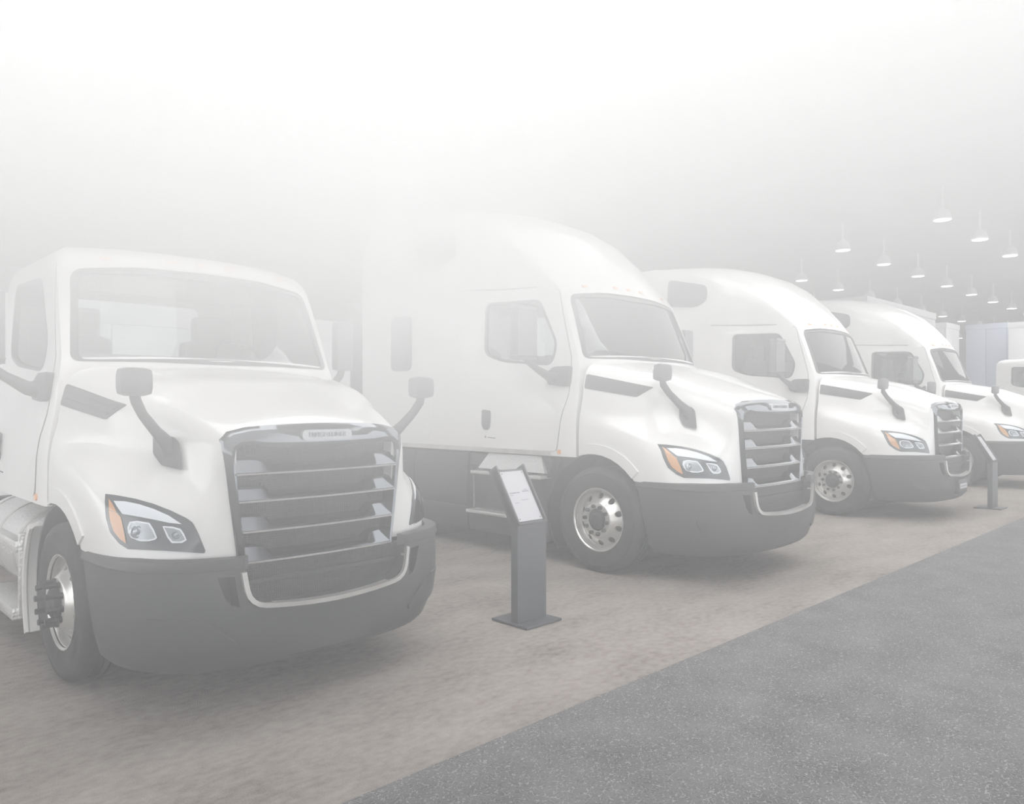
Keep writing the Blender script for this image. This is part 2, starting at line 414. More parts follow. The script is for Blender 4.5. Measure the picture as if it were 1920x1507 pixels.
WIN = rounded([(-1.1, 1.66, 2.81), (-1.05, .90, 2.78), (-1.1, .62, 2.30), (-1.1, .68, 2.07), (-1.1, 1.40, 2.14), (-1.1, 1.66, 2.22)], .09)
WS = [(x, .4, 2.135 - .0 * x * x) for x in (-1.0,)]
def windshield_poly(k=0.0):
    P = [(-1.03 + k, .3, 2.13 + k), (-.5, .3, 2.14 + k), (0, .3, 2.14 + k), (.5, .3, 2.14 + k), (1.03 - k, .3, 2.13 + k), (.955 - k, .6, 2.80 - k), (.5, .6, 2.845 - k), (0, .6, 2.855 - k), (-.5, .6, 2.845 - k), (-.955 + k, .6, 2.80 - k)]
    return rounded(P, .07)
DX = (1, 0, 0); DY = (0, 1, 0)
DH = (1.68, 4.3, -.67)
HL = {
 'outer': [(-1.135, -0.694, 1.292), (-1.09, -0.744, 1.285), (-1.007, -0.835, 1.263), (-0.934, -0.916, 1.234), (-0.861, -0.996, 1.193), (-0.802, -1.061, 1.152), (-0.779, -1.086, 1.127), (-0.756, -1.112, 1.064), (-0.728, -1.142, 0.965), (-0.733, -1.137, 0.952), (-0.89, -0.964, 0.965), (-1.037, -0.802, 0.969), (-1.073, -0.763, 1.0), (-1.111, -0.721, 1.063), (-1.129, -0.701, 1.149), (-1.135, -0.694, 1.243)],
 'amber': [(-1.117, -0.714, 1.192), (-1.084, -0.75, 1.18), (-1.067, -0.77, 1.154), (-1.055, -0.783, 1.082), (-1.044, -0.794, 1.001), (-1.07, -0.766, 1.026), (-1.096, -0.737, 1.072), (-1.111, -0.721, 1.132)],
 'amber_up': [(-1.119, -0.712, 1.263), (-1.102, -0.73, 1.231), (-1.084, -0.75, 1.182), (-1.116, -0.716, 1.194)],
 'strip': [(-1.099, -0.734, 1.25), (-1.049, -0.789, 1.247), (-0.993, -0.851, 1.231), (-0.934, -0.916, 1.204), (-0.875, -0.98, 1.167), (-0.823, -1.038, 1.118), (-0.875, -0.98, 1.125), (-0.949, -0.9, 1.146), (-1.007, -0.835, 1.16), (-1.061, -0.776, 1.172), (-1.081, -0.753, 1.21)],
 'lamp1': [(-1.04, -0.799, 1.095), (-1.031, -0.809, 1.127), (-1.002, -0.841, 1.134), (-0.951, -0.896, 1.123), (-0.934, -0.916, 1.085), (-0.921, -0.93, 1.038), (-0.928, -0.922, 1.027), (-0.954, -0.893, 1.017), (-0.99, -0.854, 1.016), (-1.025, -0.815, 1.035), (-1.037, -0.802, 1.065)],
 'lamp2': [(-0.9, -0.953, 1.105), (-0.861, -0.996, 1.104), (-0.828, -1.032, 1.092), (-0.814, -1.048, 1.062), (-0.804, -1.059, 1.027), (-0.823, -1.038, 1.01), (-0.863, -0.993, 1.009), (-0.881, -0.974, 1.039)]}

# ---- meshes shared by every truck
hood_me = hood_solid().mesh('hood'); HT = bvh(hood_me)
bump_me = bumper_solid().mesh('bumper'); BT = bvh(bump_me)
arch = [MB().lathe_x([(.635, s * 1.4), (.635, s * .7)], 48, .05, .53).mesh('cutter') for s in (-1, 1)]
def wheel_parts(parent, side, covers):
    """tire mesh with rim, hub and nuts as its parts"""
    k = 'cov' if covers else 'nut'
    if 'tire' not in CACHE:
        tire = [(.295, -1.175), (.33, -1.19), (.37, -1.203), (.41, -1.207), (.45, -1.203), (.455, -1.207), (.485, -1.197), (.505, -1.18), (.516, -1.155), (.519, -1.12)]
        for a in (-1.10, -1.055, -1.01):
            tire += [(.52, a), (.507, a - .002 + .004), (.507, a + .012), (.52, a + .014)]
        tire += [(.518, -.94), (.505, -.915), (.46, -.90), (.38, -.895), (.295, -.92)]
        CACHE['tire'] = MB().lathe_x(tire, 72, 0, .52, closed=True).mesh('tire')
        rim = [(.296, -1.178), (.306, -1.19), (.313, -1.19), (.312, -1.175), (.290, -1.165), (.283, -1.13), (.268, -1.115), (.235, -1.135), (.20, -1.165), (.178, -1.19), (.168, -1.202), (.160, -1.206),
               (.112, -1.206), (.108, -1.20), (.108, -1.19), (.15, -1.19), (.19, -1.15), (.225, -1.12), (.262, -1.10), (.277, -1.10), (.277, -.92), (.296, -.92)]
        r = obj('rim', MB().lathe_x(rim[::1], 64, 0, .52, closed=True), M['alu'])
        hs = []
        for i in range(10):
            a = (i + .5) * PI / 5; hs.append(MB().tube([(-1.3, .231 * math.cos(a), .52 + .231 * math.sin(a)), (-1.06, .231 * math.cos(a), .52 + .231 * math.sin(a))], .030, 14).mesh('cutter'))
        cut(r, hs); CACHE['rim'] = r.data; bpy.data.objects.remove(r)
        CACHE['drum'] = MB().lathe_x([(.001, -1.09), (.26, -1.09), (.27, -1.0), (.001, -1.0)], 40, 0, .52).mesh('brake_drum')
        CACHE['hub'] = MB().lathe_x([(.001, -1.222), (.05, -1.222), (.06, -1.215), (.085, -1.212), (.092, -1.20), (.106, -1.195), (.106, -1.13), (.001, -1.13)], 32, 0, .52).mesh('hub_cap')
        CACHE['hubcov'] = MB().lathe_x([(.001, -1.262), (.045, -1.262), (.06, -1.25), (.088, -1.245), (.098, -1.215), (.106, -1.205), (.106, -1.13), (.001, -1.13)], 32, 0, .52).mesh('hub_cap')
        for i in range(10):
            a = i * PI / 5 + .1; cy = .1365 * math.cos(a); cz = .52 + .1365 * math.sin(a)
            CACHE['nut%d' % i] = MB().tube([(-1.20, cy, cz), (-1.236, cy, cz)], [.0205, .019], 6).mesh('lug_nut')
            CACHE['cov%d' % i] = MB().tube([(-1.20, cy, cz), (-1.225, cy, cz), (-1.228, cy, cz), (-1.285, cy, cz), (-1.287, cy, cz), (-1.305, cy, cz)], [.022, .021, .0165, .016, .0205, .019], 10).mesh('lug_nut')
        for q in list(CACHE):
            if not q.endswith('_m') and q != 'k': CACHE[q + '_m'] = mirrored(CACHE[q])
    sfx = '' if side < 0 else '_m'
    w = obj('wheel', CACHE['tire' + sfx], M['rubber'], parent)
    obj('rim', CACHE['rim' + sfx], M['alu'], w, 'polished aluminium rim')
    obj('brake_drum', CACHE['drum' + sfx], M['black'], w)
    obj('hub_cap', CACHE[('hubcov' if covers else 'hub') + sfx], M['black'], w)
    for i in range(10): obj('lug_nut', CACHE['%s%d%s' % (k, i, sfx)], M['black'], w, 'long black lug nut cover' if covers else None)
    return w
CACHE = {}

def hood_mirrors(T, my, sides):
    low = my > -.8
    hx = -1.06; c = Vector((-.80, -.78, 1.53)) if low else Vector((-.86, -.93, 1.53)); d = Vector((.84, .54, 0)) if low else Vector((.36, .93, -.05))
    head = MB().box(hx - .098, hx + .098, my - .06, my + .05, 1.87, 2.035, .047).mesh('hood_mirror')
    gl = MB().box(hx - .075, hx + .075, my + .046, my + .056, 1.89, 2.01, .003).mesh('mirror_glass')
    _, u, w = basis(d)
    q = [(-.08, .11), (.035, .10), (.065, .065), (.08, -.10), (-.035, -.07), (-.08, 0)]
    ft = patch(HT, rounded([c + u * x * (1 if low else 1) + w * z for x, z in q], .015), d, .035, .06, .04).mesh('mirror_foot')
    hit = HT.ray_cast(c - d.normalized() * 3, d.normalized())[0]; e = hit - d.normalized() * .03 + Vector((0, 0, .06))
    st = MB().tube([(hx, my, 1.90), (hx + .01, my - .002, 1.84), Vector((hx, my, 1.82)).lerp(e, .25), Vector((hx, my, 1.80)).lerp(e, .65), e, e + Vector((.02, 0, -.05))], [.034, .034, .032, .036, .048, .05], 12, .7).mesh('mirror_stalk')
    for s in sides:
        f = mirrored if s > 0 else (lambda m: m)
        hm = obj('hood_mirror', f(head), M['mir'], T, 'grey mirror on a slanted stalk')
        obj('mirror_glass', f(gl), M['mirror_glass'], hm); obj('mirror_stalk', f(st), M['plastic'], hm); obj('mirror_foot', f(ft), M['plastic'], hm)
def common_front(T, covers, mirror_y, far_mirror=True):
    ho = obj('hood', hood_me.copy(), M['paint'], T)
    cut(ho, arch + [MB().box(-.57, .57, -1.4, -1.06, .80, 1.60)])
    # vents on the hood flanks
    vp = [(-1.03, .225, 1.965), (-1.0, -.49, 1.82), (-1.0, -.34, 1.725), (-1.06, .225, 1.82)]
    vb = rounded(vp, .02)
    for s in (0, 1):
        me = patch(HT, vb, DX, .006, .02, .06).mesh('hood_vent')
        me = mirrored(me) if s else me
        vo = obj('hood_vent', me, M['plastic'], ho, 'dark slatted side vent')
    # two louvres in each vent
    for t0, t1 in ((.28, .40), (.60, .70)):
        a = Vector(vp[0]).lerp(Vector(vp[3]), t0); b = Vector(vp[1]).lerp(Vector(vp[2]), t0); c = Vector(vp[1]).lerp(Vector(vp[2]), t1); d_ = Vector(vp[0]).lerp(Vector(vp[3]), t1)
        pair('vent_slat', patch(HT, [a.lerp(b, .1), b.lerp(a, .06), c.lerp(d_, .06), d_.lerp(c, .1)], DX, .016, .02, .08), M['gasket'], ho)
    # flare round the wheel arch
    fl = []
    for r, rng in ((.635, range(-2, 16)), (.735, range(15, -3, -1))):
        for i in rng:
            a = math.radians(48 + i * 9.0)
            q = (-1.19, .05 + r * math.cos(a), .53 + r * math.sin(a))
            if q[1] < .225: fl.append(q)
    fl = [q for q in fl if q[2] > .94]
    pair('fender_flare', patch(HT, fl, DX, .014, .03, .07), M['paint'], ho)
    # arch liners
    m = MB(); secs = []
    for i in range(25):
        a = math.radians(-35 + i * 250 / 24); c, s_ = math.cos(a), math.sin(a)
        secs.append([(-1.155, .05 + .625 * c, .53 + .625 * s_), (-.72, .05 + .625 * c, .53 + .625 * s_), (-.72, .05 + .645 * c, .53 + .645 * s_), (-1.155, .05 + .645 * c, .53 + .645 * s_)])
    secs = [s for s in secs if not (s[0][1] < -.35 and s[0][2] < .45)]
    m.loft(secs); pair('arch_liner', m, M['black'], T)
    obj('chassis', MB().box(-.72, .72, -1.0, 2.0, .42, 1.35).box(-.45, .45, -1.15, -.9, .4, .9).box(-1.0, 1.0, -.06, .06, .45, .57), M['black'], T)
    # headlights
    hb = patch(HT, HL['outer'], DH, .006, .02, .04)
    for s in (0, 1):
        f = (lambda mb, nm: mirrored(mb.mesh(nm))) if s else (lambda mb, nm: mb.mesh(nm))
        h = obj('headlight', f(hb, 'headlight'), M['bezel'], T)
        obj('turn_signal', f(patch(HT, HL['amber'], DH, .012, .01, .04), 'turn_signal'), M['amber'], h, 'amber turn signal')
        obj('side_marker', f(patch(HT, HL['amber_up'], DH, .012, .01, .03), 'side_marker'), M['amber'], h)
        obj('light_bar', f(patch(HT, HL['strip'], DH, .013, .012, .03), 'light_bar'), M['reflector'], h, 'bright silver light bar')
        for nm in ('lamp1', 'lamp2'):
            P = HL[nm]; k = .012
            obj('lamp_frame', f(patch(HT, P, DH, .013, .012, .03, hole=grow(P, -k)), 'lamp_frame'), M['reflector'], h)
            obj('reflector_bowl', f(patch(HT, grow(P, -k), DH, .011, .01, .03), 'reflector_bowl'), M['reflector_dark'], h)
            c = sum((Vector(p) for p in P), Vector()) / len(P)
            if nm == 'lamp1': c += Vector((-.02, .022, 0))
            hit = HT.ray_cast(c - Vector(DH).normalized() * 2, Vector(DH).normalized())[0]
            d = Vector(DH).normalized(); R = .036 if nm == 'lamp1' else .024
            secs = []
            for q, zz in ((1, .010), (1, .018), (.82, .022), (.80, .012), (.5, .014), (.48, .022), (.25, .028), (.02, .030)):
                dd, u, w = basis(DH); secs.append([hit - d * zz + R * q * (math.cos(t * PI / 10) * u + math.sin(t * PI / 10) * w) for t in range(20)])
            obj('projector_lens', f(MB().loft(secs, cap=False), 'projector_lens'), M['lens_bulb'], h)
        obj('lens_cover', f(patch(HT, grow(HL['outer'], -.004), DH, .034, .003, .05), 'lens_cover'), M['lens'], h)
    # grille: surround, emblem, bars, mesh
    O = [(.565, .875), (.59, 1.05), (.62, 1.25), (.645, 1.43), (.665, 1.55), (.66, 1.615), (.61, 1.66), (.5, 1.685), (.36, 1.697), (.18, 1.703), (0, 1.706)]
    I = [(.525, .875), (.545, 1.05), (.57, 1.25), (.585, 1.41), (.595, 1.50), (.588, 1.555), (.55, 1.578), (.46, 1.582), (.40, 1.565), (.2, 1.558), (0, 1.556)]
    secs = []
    for (xo, zo), (xi, zi) in zip([(-a, b) for a, b in O] + O[::-1][1:], [(-a, b) for a, b in I] + I[::-1][1:]):
        xm, zm = xo * .8 + xi * .2, zo * .8 + zi * .2; xn, zn = xo * .25 + xi * .75, zo * .25 + zi * .75
        secs.append([(xo, yfr(xo) + .10, zo), (xo, yfr(xo) + .045, zo), (xm, yfr(xm) + .012, zm), (xn, yfr(xn) - .008, zn), (xi, yfr(xi), zi), (xi, yfr(xi) + .16, zi)])
    g = obj('grille', MB().loft(secs), M['chrome'], T)
    obj('grille_mesh', MB().box(-.57, .57, -1.13, -1.11, .84, 1.60), M['mesh'], g, 'dark radiator mesh behind the bars')
    for zb, xi in ((1.405, .585), (1.24, .57), (1.06, .548), (.878, .53)):
        secs = []
        for t in (-1, -.86, -.74, -.70, -.64, -.60, -.45, -.3, -.15, 0, .15, .3, .45, .60, .64, .70, .74, .86, 1):
            x = xi * t; k = min(1, max(0, (abs(x) - .345) / .055)); h = .042 + .045 * k; y = yfr(x)
            secs.append([(x, y, zb), (x, y - .004, zb + .012), (x, y + .004, zb + .022), (x, y + .045, zb + h), (x, y + .12, zb + h + .008), (x, y + .12, zb + .01)])
        obj('grille_bar', MB().loft(secs), M['chrome'], g, 'chrome grille bar')
        obj('bar_highlight', MB().loft([[(xi * t, yfr(xi * t) - a, zb + b) for a, b in ((.006, -.003), (.008, .004), (.0, .008), (-.01, -.003))] for t in [q / 10 for q in range(-10, 11)]]), M['alu'], g, 'bright lower edge of a bar')  # pale strip put in as the highlight on the bar's lower edge
    bd = MB().loft([[(x, yfr(x) - d_, z) for x, z in [(q.x, q.z) for q in rounded([(-.17, 0, 1.60), (.17, 0, 1.60), (.185, 0, 1.632), (.17, 0, 1.664), (-.17, 0, 1.664), (-.185, 0, 1.632)], .02)]] for d_ in (-.03, .016, .020)])
    em = obj('emblem_plate', bd, M['reflector_dark'], g, 'oblong nameplate on the top chrome bar')
    if 'txt' not in CACHE:
        t = text_mesh('FREIGHTLINER', .042, .002); t.transform(Matrix.Rotation(PI / 2, 4, 'X')); t.transform(Matrix.Translation((0, yfr(0) - .0205, 1.632))); CACHE['txt'] = t
    obj('raised_lettering', CACHE['txt'], M['chrome'], g)
    # bumper
    bo = obj('bumper', bump_me.copy(), M['plastic'], T)
    U = [(.585, .95), (.575, .80), (.555, .72), (.50, .67), (.40, .652), (.2, .637), (0, .632)]
    UL = [(-a, -1.35, b) for a, b in U] + [(a, -1.35, b) for a, b in U[::-1][1:]]
    pk = [(-.735, -1.5, .835), (-.64, -1.5, .83), (-.615, -1.5, .65), (-.66, -1.5, .665), (-.695, -1.5, .715)]
    cut(bo, [prism(UL, DY, .2, .6).mesh('cutter')] + [MB().loft([[(s * x, -1.5, z) for x, y, z in pk], [(s * x, -1.245, z) for x, y, z in pk]]).mesh('cutter') for s in (1, -1)])
    Utr = [(-a, -1.35, min(b, .865)) for a, b in U] + [(a, -1.35, min(b, .865)) for a, b in U[::-1][1:]]
    obj('bumper_trim', patch(BT, ribbon([(x * 1.02, y, z - .012) for x, y, z in cr(Utr, 2)], .028, DY), DY, .024, .06, .05), M['alu'], bo, 'chrome trim round the lower grille')
    obj('lower_grille', MB().box(-.585, .585, -1.27, -1.25, .60, .872), M['mesh'], bo)
    obj('lower_crossbar', MB().box(-.56, .56, -1.295, -1.26, .765, .785), M['black'], bo)
    # rim band along the top of the bumper, above it the dark gap to the hood
    P = [(1.19, -.455), (1.182, -.79), (1.10, -1.065), (.915, -1.24), (.645, -1.337), (.585, -1.35)]; P = cr(P, 3)
    m = MB().loft([[(-x * 1.004, y - .002, .872), (-x * 1.008, y - .004, .885), (-x * .995, y, .935), (-x * .93, y + .04, .94), (-x * .93, y + .04, .86)] for x, y in P])
    pair('bumper_lip', m, M['gasket'], bo)
    pair('fog_lamp_cover', patch(BT, rounded([(-1.075, -1.0, .62), (-1.02, -1.0, .50), (-.93, -1.2, .43), (-.64, -1.3, .40), (-.60, -1.3, .44), (-.70, -1.2, .56), (-.86, -1.2, .62)], .03), (.5, 1, 0), .012, .02, .05), M['plastic'], bo)
    # wheels
    wheel_parts(T, -1, covers); wheel_parts(T, 1, covers)
    # mirrors on the hood
    hood_mirrors(T, mirror_y, (-1, 1) if far_mirror else (-1,))
    return ho

def make_cab(T, sleeper):
    ct = cab_solid(sleeper).mesh('cab'); CT = bvh(ct)
    cab = obj('cab', ct, M['paint'], T)
    inner = cab_solid(sleeper, .05).mesh('cutter')
    DW = (0, 1, -.45)
    ws = windshield_poly(); wmir = [(-x, y, z) for x, y, z in WIN]
    cutters = [inner, MB().loft([[(x, y - .8, z + .1) for x, y, z in ws], [(x, y + .42, z - .02) for x, y, z in ws]]).mesh('cutter'),
               prism(WIN, DX, .4, .25).mesh('cutter'), prism(wmir, (-1, 0, 0), .4, .25).mesh('cutter')] + arch
    if not sleeper:
        rw = rounded([(-.66, 2.05, 2.27), (.66, 2.05, 2.27), (.66, 2.05, 2.80), (-.66, 2.05, 2.80)], .08)
        cutters.append(prism(rw, DY, .25, .3).mesh('cutter'))
    cut(cab, cutters)
    W = obj('windshield', patch(CT, ws, DY, -.012, .006, .12), M['glass'], T)
    obj('window_gasket', patch(CT, grow(ws, .012), DY, .004, .03, .07, hole=grow(ws, -.035)), M['gasket'], W)
    for s in (0, 1):
        f = (lambda mb, nm: mirrored(mb.mesh(nm))) if s else (lambda mb, nm: mb.mesh(nm))
        dpoly = rounded([(-1.1, .64, 2.88), (-1.1, .41, 2.12), (-1.1, .40, 1.80), (-1.1, .42, 1.70), (-1.1, .47, 1.55), (-1.1, .53, 1.17), (-1.1, 1.80, 1.17), (-1.1, 1.80, 2.86)], .05)
        d = obj('door', f(patch(CT, dpoly, DX, .007, .010, .09, hole=grow(WIN, .012)), 'door'), M['paint'], T)
        obj('door_window', f(patch(CT, WIN, DX, -.012, .006, .1), 'door_window'), M['glass'], d)
        obj('window_gasket', f(patch(CT, grow(WIN, .014), DX, .010, .03, .06, hole=grow(WIN, -.018)), 'window_gasket'), M['gasket'], d)
        obj('door_gap', f(patch(CT, ribbon(dpoly[:28], .012, DX), DX, .0025, .004, .05), 'door_gap'), M['seam'], d)
        hd = rounded([(-1.2, 1.53, 1.585), (-1.2, 1.66, 1.60), (-1.2, 1.655, 1.42), (-1.2, 1.62, 1.37), (-1.2, 1.55, 1.365), (-1.2, 1.525, 1.42)], .03)
        obj('door_handle', f(patch(CT, hd, DX, .018, .02, .04), 'door_handle'), M['plastic'], d, 'dark upright door handle')
        obj('door_badge', f(patch(CT, ribbon([(-1.2, 1.56, 1.285), (-1.2, 1.44, 1.28)], .008, DX), DX, .010, .006, .05), 'door_badge'), M['gasket'], d)
        obj('badge_disc', f(patch(CT, [(-1.2, 1.60 + .013 * math.cos(k * PI / 6), 1.29 + .013 * math.sin(k * PI / 6)) for k in range(12)], DX, .010, .006, .02), 'badge_disc'), M['gasket'], d)
        obj('marker_light', f(patch(CT, rounded([(-1.2, .47, 1.19), (-1.2, .51, 1.19), (-1.2, .51, 1.145), (-1.2, .47, 1.145)], .01), DX, .012, .015, .03), 'marker_light'), M['amber'], T, 'small amber side marker')
        # door mirror
        k = 1 if s else -1
        hm = obj('door_mirror', MB().box(k * 1.40, k * 1.60, .66, .77, 2.15, 2.62, .04), M['mir'], T, 'tall door mirror')
        obj('mirror_glass', MB().box(k * 1.42, k * 1.58, .765, .775, 2.18, 2.59, .004), M['mirror_glass'], hm)
        obj('mirror_arm', MB().tube([(k * 1.14, .58, 1.93), (k * 1.24, .60, 1.94), (k * 1.36, .66, 2.02), (k * 1.46, .70, 2.10), (k * 1.49, .71, 2.18)], [.07, .05, .036, .034, .034], 12), M['plastic'], hm)
        obj('mirror_foot', f(patch(CT, rounded([(-1.2, .385, 2.05), (-1.2, .60, 2.05), (-1.2, .72, 1.98), (-1.2, .66, 1.86), (-1.2, .42, 1.84), (-1.2, .385, 1.86)], .03), DX, .05, .06, .05), 'mirror_foot'), M['plastic'], hm)
    # cowl, interior
    obj('dashboard', MB().loft([[(x, y, z) for y, z in ((.33, 1.5), (.33, 2.13), (.45, 2.20), (.85, 2.16 + .08 * (x > .2)), (.98, 2.04), (.98, 1.5))] for x in (-1.02, -.6, 0, .15, .3, .9, 1.02)]), M['trim'], T)
    for x, wd in ((-.62, .26), (.56, .30)):
        st = obj('seat', MB().box(x - wd, x + wd, 1.05, 1.6, 1.5, 1.80, .06).box(x - wd, x + wd, 1.45, 1.62, 1.7, 2.42, .07), M['seat'], T)
        obj('headrest', MB().box(x - wd * .62, x + wd * .62, 1.46, 1.60, 2.38, 2.66, .05), M['seat'], st)
    obj('cab_floor', MB().box(-1.03, 1.03, .35, 1.95 if not sleeper else 3.9, 1.2, 1.5), M['trim'], T)
    sw = MB(); R = .215; C = Vector((.56, .98, 2.22)); a = Vector((1, 0, 0)); b = Vector((0, .45, .89)); n = a.cross(b)
    sw.loft([[C + (R + .016 * math.cos(j * PI / 4)) * (math.cos(i * PI / 14) * a + math.sin(i * PI / 14) * b) + .016 * math.sin(j * PI / 4) * n for j in range(8)] for i in range(29)], cap=False)
    sw.tube([C - a * .2, C + a * .2], .018, 8); sw.tube([C, C - b * .2], .02, 8); sw.tube([C, C - n * -.0 + Vector((0, -.22, -.12))], .035, 8)
    obj('steering_wheel', sw, M['black'], T)
    obj('visor_panel', MB().box(-.9, .9, .70, .84, 2.69, 2.83, .02), M['trim'], T)
    # clearance lights over the windshield
    for x in (-.72, -.24, 0, .24, .72):
        z = 2.93 if abs(x) > .5 else 2.96
        obj('clearance_light', patch(CT, rounded([(x - .035, .6, z - .014), (x + .035, .6, z - .014), (x + .035, .6, z + .014), (x - .035, .6, z + .014)], .01), DY, .012, .015, .04), M['amber'], T)
    if sleeper:
        for s in (0, 1):
            f = (lambda mb, nm: mirrored(mb.mesh(nm))) if s else (lambda mb, nm: mb.mesh(nm))
            for poly, nm in (([(-1.2, 3.36, 2.76), (-1.2, 2.98, 2.76), (-1.2, 2.98, 2.10), (-1.2, 3.37, 2.10)], 'sleeper_window'), ([(-1.2, 2.88, 3.84), (-1.2, 2.14, 3.66), (-1.2, 2.13, 3.42), (-1.2, 2.32, 3.34), (-1.2, 2.86, 3.38)], 'roof_window')):
                pl = rounded(poly, .09)
                w = obj(nm, f(patch(CT, pl, DX, .022, .03, .05), nm), M['tint'], T, 'dark tinted window')
                obj('window_gasket', f(patch(CT, grow(pl, .02), DX, .027, .035, .05, hole=grow(pl, -.006)), 'window_gasket'), M['gasket'], w)
            # compartment doors in the sleeper flank
            for poly in (rounded([(-1.2, 3.72, 1.92), (-1.2, 2.60, 1.92), (-1.2, 2.60, 1.24), (-1.2, 3.72, 1.24)], .08),):
                obj('locker_door', f(patch(CT, poly, DX, .005, .008, .1), 'locker_door'), M['paint'], T)
            obj('body_crease', f(patch(CT, ribbon([(-1.2, 3.60, 2.02), (-1.2, 2.92, 2.02)], .035, DX), DX, .010, .012, .06), 'body_crease'), M['paint'], T)
            obj('roof_joint', f(patch(CT, ribbon([(-1.2, .95, 2.93), (-1.2, 1.5, 2.955), (-1.2, 2.3, 3.0)], .012, DX), DX, .004, .006, .06), 'roof_joint'), M['seam'], T)
            obj('cab_extender', f(MB().loft([[(-1.205, 4.11, z), (-1.205, 4.40, z - .02), (-1.16, 4.40, z - .02), (-1.16, 4.11, z)] for z in (.55, 1.2, 3.02, 3.05)]), 'cab_extender'), M['plastic'], T, 'dark side extender behind the sleeper')
            obj('sill_trim', f(patch(CT, ribbon([(-1.2, .60, 1.145), (-1.2, 4.1, 1.145)], .05, DX), DX, .014, .02, .12), 'sill_trim'), M['alu'], T)
            # fairings below the sill
            for y0, y1, nm in ((.70, 1.93, 'side_fairing'), (1.945, 2.95, 'side_fairing'), (2.965, 4.12, 'side_fairing')):
                mm = MB()
                pr = [(-1.10, 1.115), (-1.165, 1.09), (-1.18, .96), (-1.175, .945), (-1.19, .93), (-1.20, .60), (-1.20, .50), (-1.19, .48), (-1.195, .46), (-1.185, .26), (-1.15, .20), (-1.10, .20)]
                if y0 < 1: pr = [(-1.10, 1.115), (-1.15, 1.09), (-1.16, .96), (-1.10, .93), (-1.08, .50), (-1.10, .44), (-1.18, .42), (-1.18, .26), (-1.15, .20), (-1.05, .20)]
                mm.loft([[(x, y, z) for x, z in pr] for y in (y0, y1)])
                obj(nm, f(mm, nm), M['plastic'], T, 'dark grey lower side panel')
            mm = MB(); mm.loft([[(-1.15, .60, 1.10), (-1.15, .70, 1.10), (-1.05, .70, 1.10), (-1.05, .60, 1.10)], [(-1.16, .70, .88), (-1.16, .70 + .02, .88), (-1.05, .72, .88), (-1.05, .70, .88)], [(-1.16, .70, .3), (-1.16, .72, .3), (-1.05, .72, .3), (-1.05, .70, .3)]])
            obj('arch_closing_panel', f(mm, 'acp'), M['plastic'], T)
            obj('kick_plate', f(MB().loft([[(-1.165, .78, 1.105), (-1.165, 1.60, 1.105), (-1.15, 1.60, 1.105), (-1.15, .78, 1.105)], [(-1.205, .70, .93), (-1.205, 1.74, .93), (-1.15, 1.74, .93), (-1.15, .70, .93)]]), 'kick_plate'), M['plate'], T, 'bare metal kick plate above the step')
            for zz, ya, yb in ((.905, .70, 1.80), (.455, .80, 1.88)):
                obj('step', f(MB().box(-1.27, -1.08, ya, yb, zz - .035, zz, .006), 'step'), M['plate'], T, 'ribbed metal cab step')
        obj('rear_frame', MB().box(-.45, .45, 2.0, 6.0, .75, 1.02), M['black'], T)
    else:
        for s in (0, 1):
            f = (lambda mb, nm: mirrored(mb.mesh(nm))) if s else (lambda mb, nm: mb.mesh(nm))
            tk = MB(); n = 36
            tk.loft([[(-.86 + r * math.cos(k * 2 * PI / n), y, .66 + r * math.sin(k * 2 * PI / n)) for k in range(n)] for y, r in ((.98, .05), (.98, .31), (1.0, .335), (2.38, .335), (2.4, .31), (2.4, .05))])
            t = obj('fuel_tank', f(tk, 'fuel_tank'), M['plate'], T, 'bare metal fuel tank')
            for y in (1.12, 1.7, 2.25):
                secs = []
                for y2 in (y, y + .05):
                    secs.append([(-.86 + .343 * math.cos(k * 2 * PI / n), y2, .66 + .343 * math.sin(k * 2 * PI / n)) for k in range(n)])
                obj('tank_strap', f(MB().loft(secs), 'tank_strap'), M['alu'], t)
            for zz, xa in ((.80, -1.24), (.30, -1.26)):
                st = obj('step', f(MB().box(xa, -1.0, .92, 1.9, zz - .09, zz, .01), 'step'), M['plate'], T, 'ribbed metal step on the tank')
            obj('step_bracket', f(MB().box(-1.22, -.9, .90, .94, .22, .86, .008), 'step_bracket'), M['plate'], T)
            m = MB(); secs = []
            for i in range(13):
                a = math.radians(42 - i * 5.6); secs.append([(x, .06 + r * math.cos(a), .50 + r * math.sin(a) - max(0, i - 8) * .01) for x, r in ((-1.235, .655), (-1.235, .70), (-.93, .70), (-.93, .675), (-1.20, .675), (-1.215, .655))])
            m.loft(secs); obj('mud_guard', f(m, 'mud_guard'), M['paint'], T, 'white curved guard behind the wheel')
        obj('rear_frame', MB().box(-.45, .45, 2.0, 5.0, .75, 1.02), M['black'], T)
        obj('rear_window', MB().box(-.67, .67, 2.02, 2.026, 2.26, 2.81), M['glass'], T)
M['tint'] = mat('tinted_window', (.06, .062, .068), .12, 0, .3)

def truck(sleeper, covers, mirror_y, far_mirror):
    T = bpy.data.objects.new('truck', None); COL.objects.link(T)
    common_front(T, covers, mirror_y, far_mirror); make_cab(T, sleeper)
    for sfx in ('', '_m'):
        w = obj('rear_wheel', CACHE['tire' + sfx], M['rubber'], T); w.location.y = 5.4 if sleeper else 4.3
        obj('rim', CACHE['rim' + sfx], M['alu'], w); obj('hub_cap', CACHE['hub' + sfx], M['black'], w)
    obj('rear_axle', MB().box(-1.0, 1.0, (5.33 if sleeper else 4.23), (5.47 if sleeper else 4.37), .45, .78), M['black'], T)
    return T
def copy_tree(o, parent=None, skip=()):
    c = o.copy(); COL.objects.link(c)
    if parent: c.parent = parent
    for ch in o.children:
        if ch.name.split('.')[0] in skip: continue
        copy_tree(ch, c, skip)
    return c

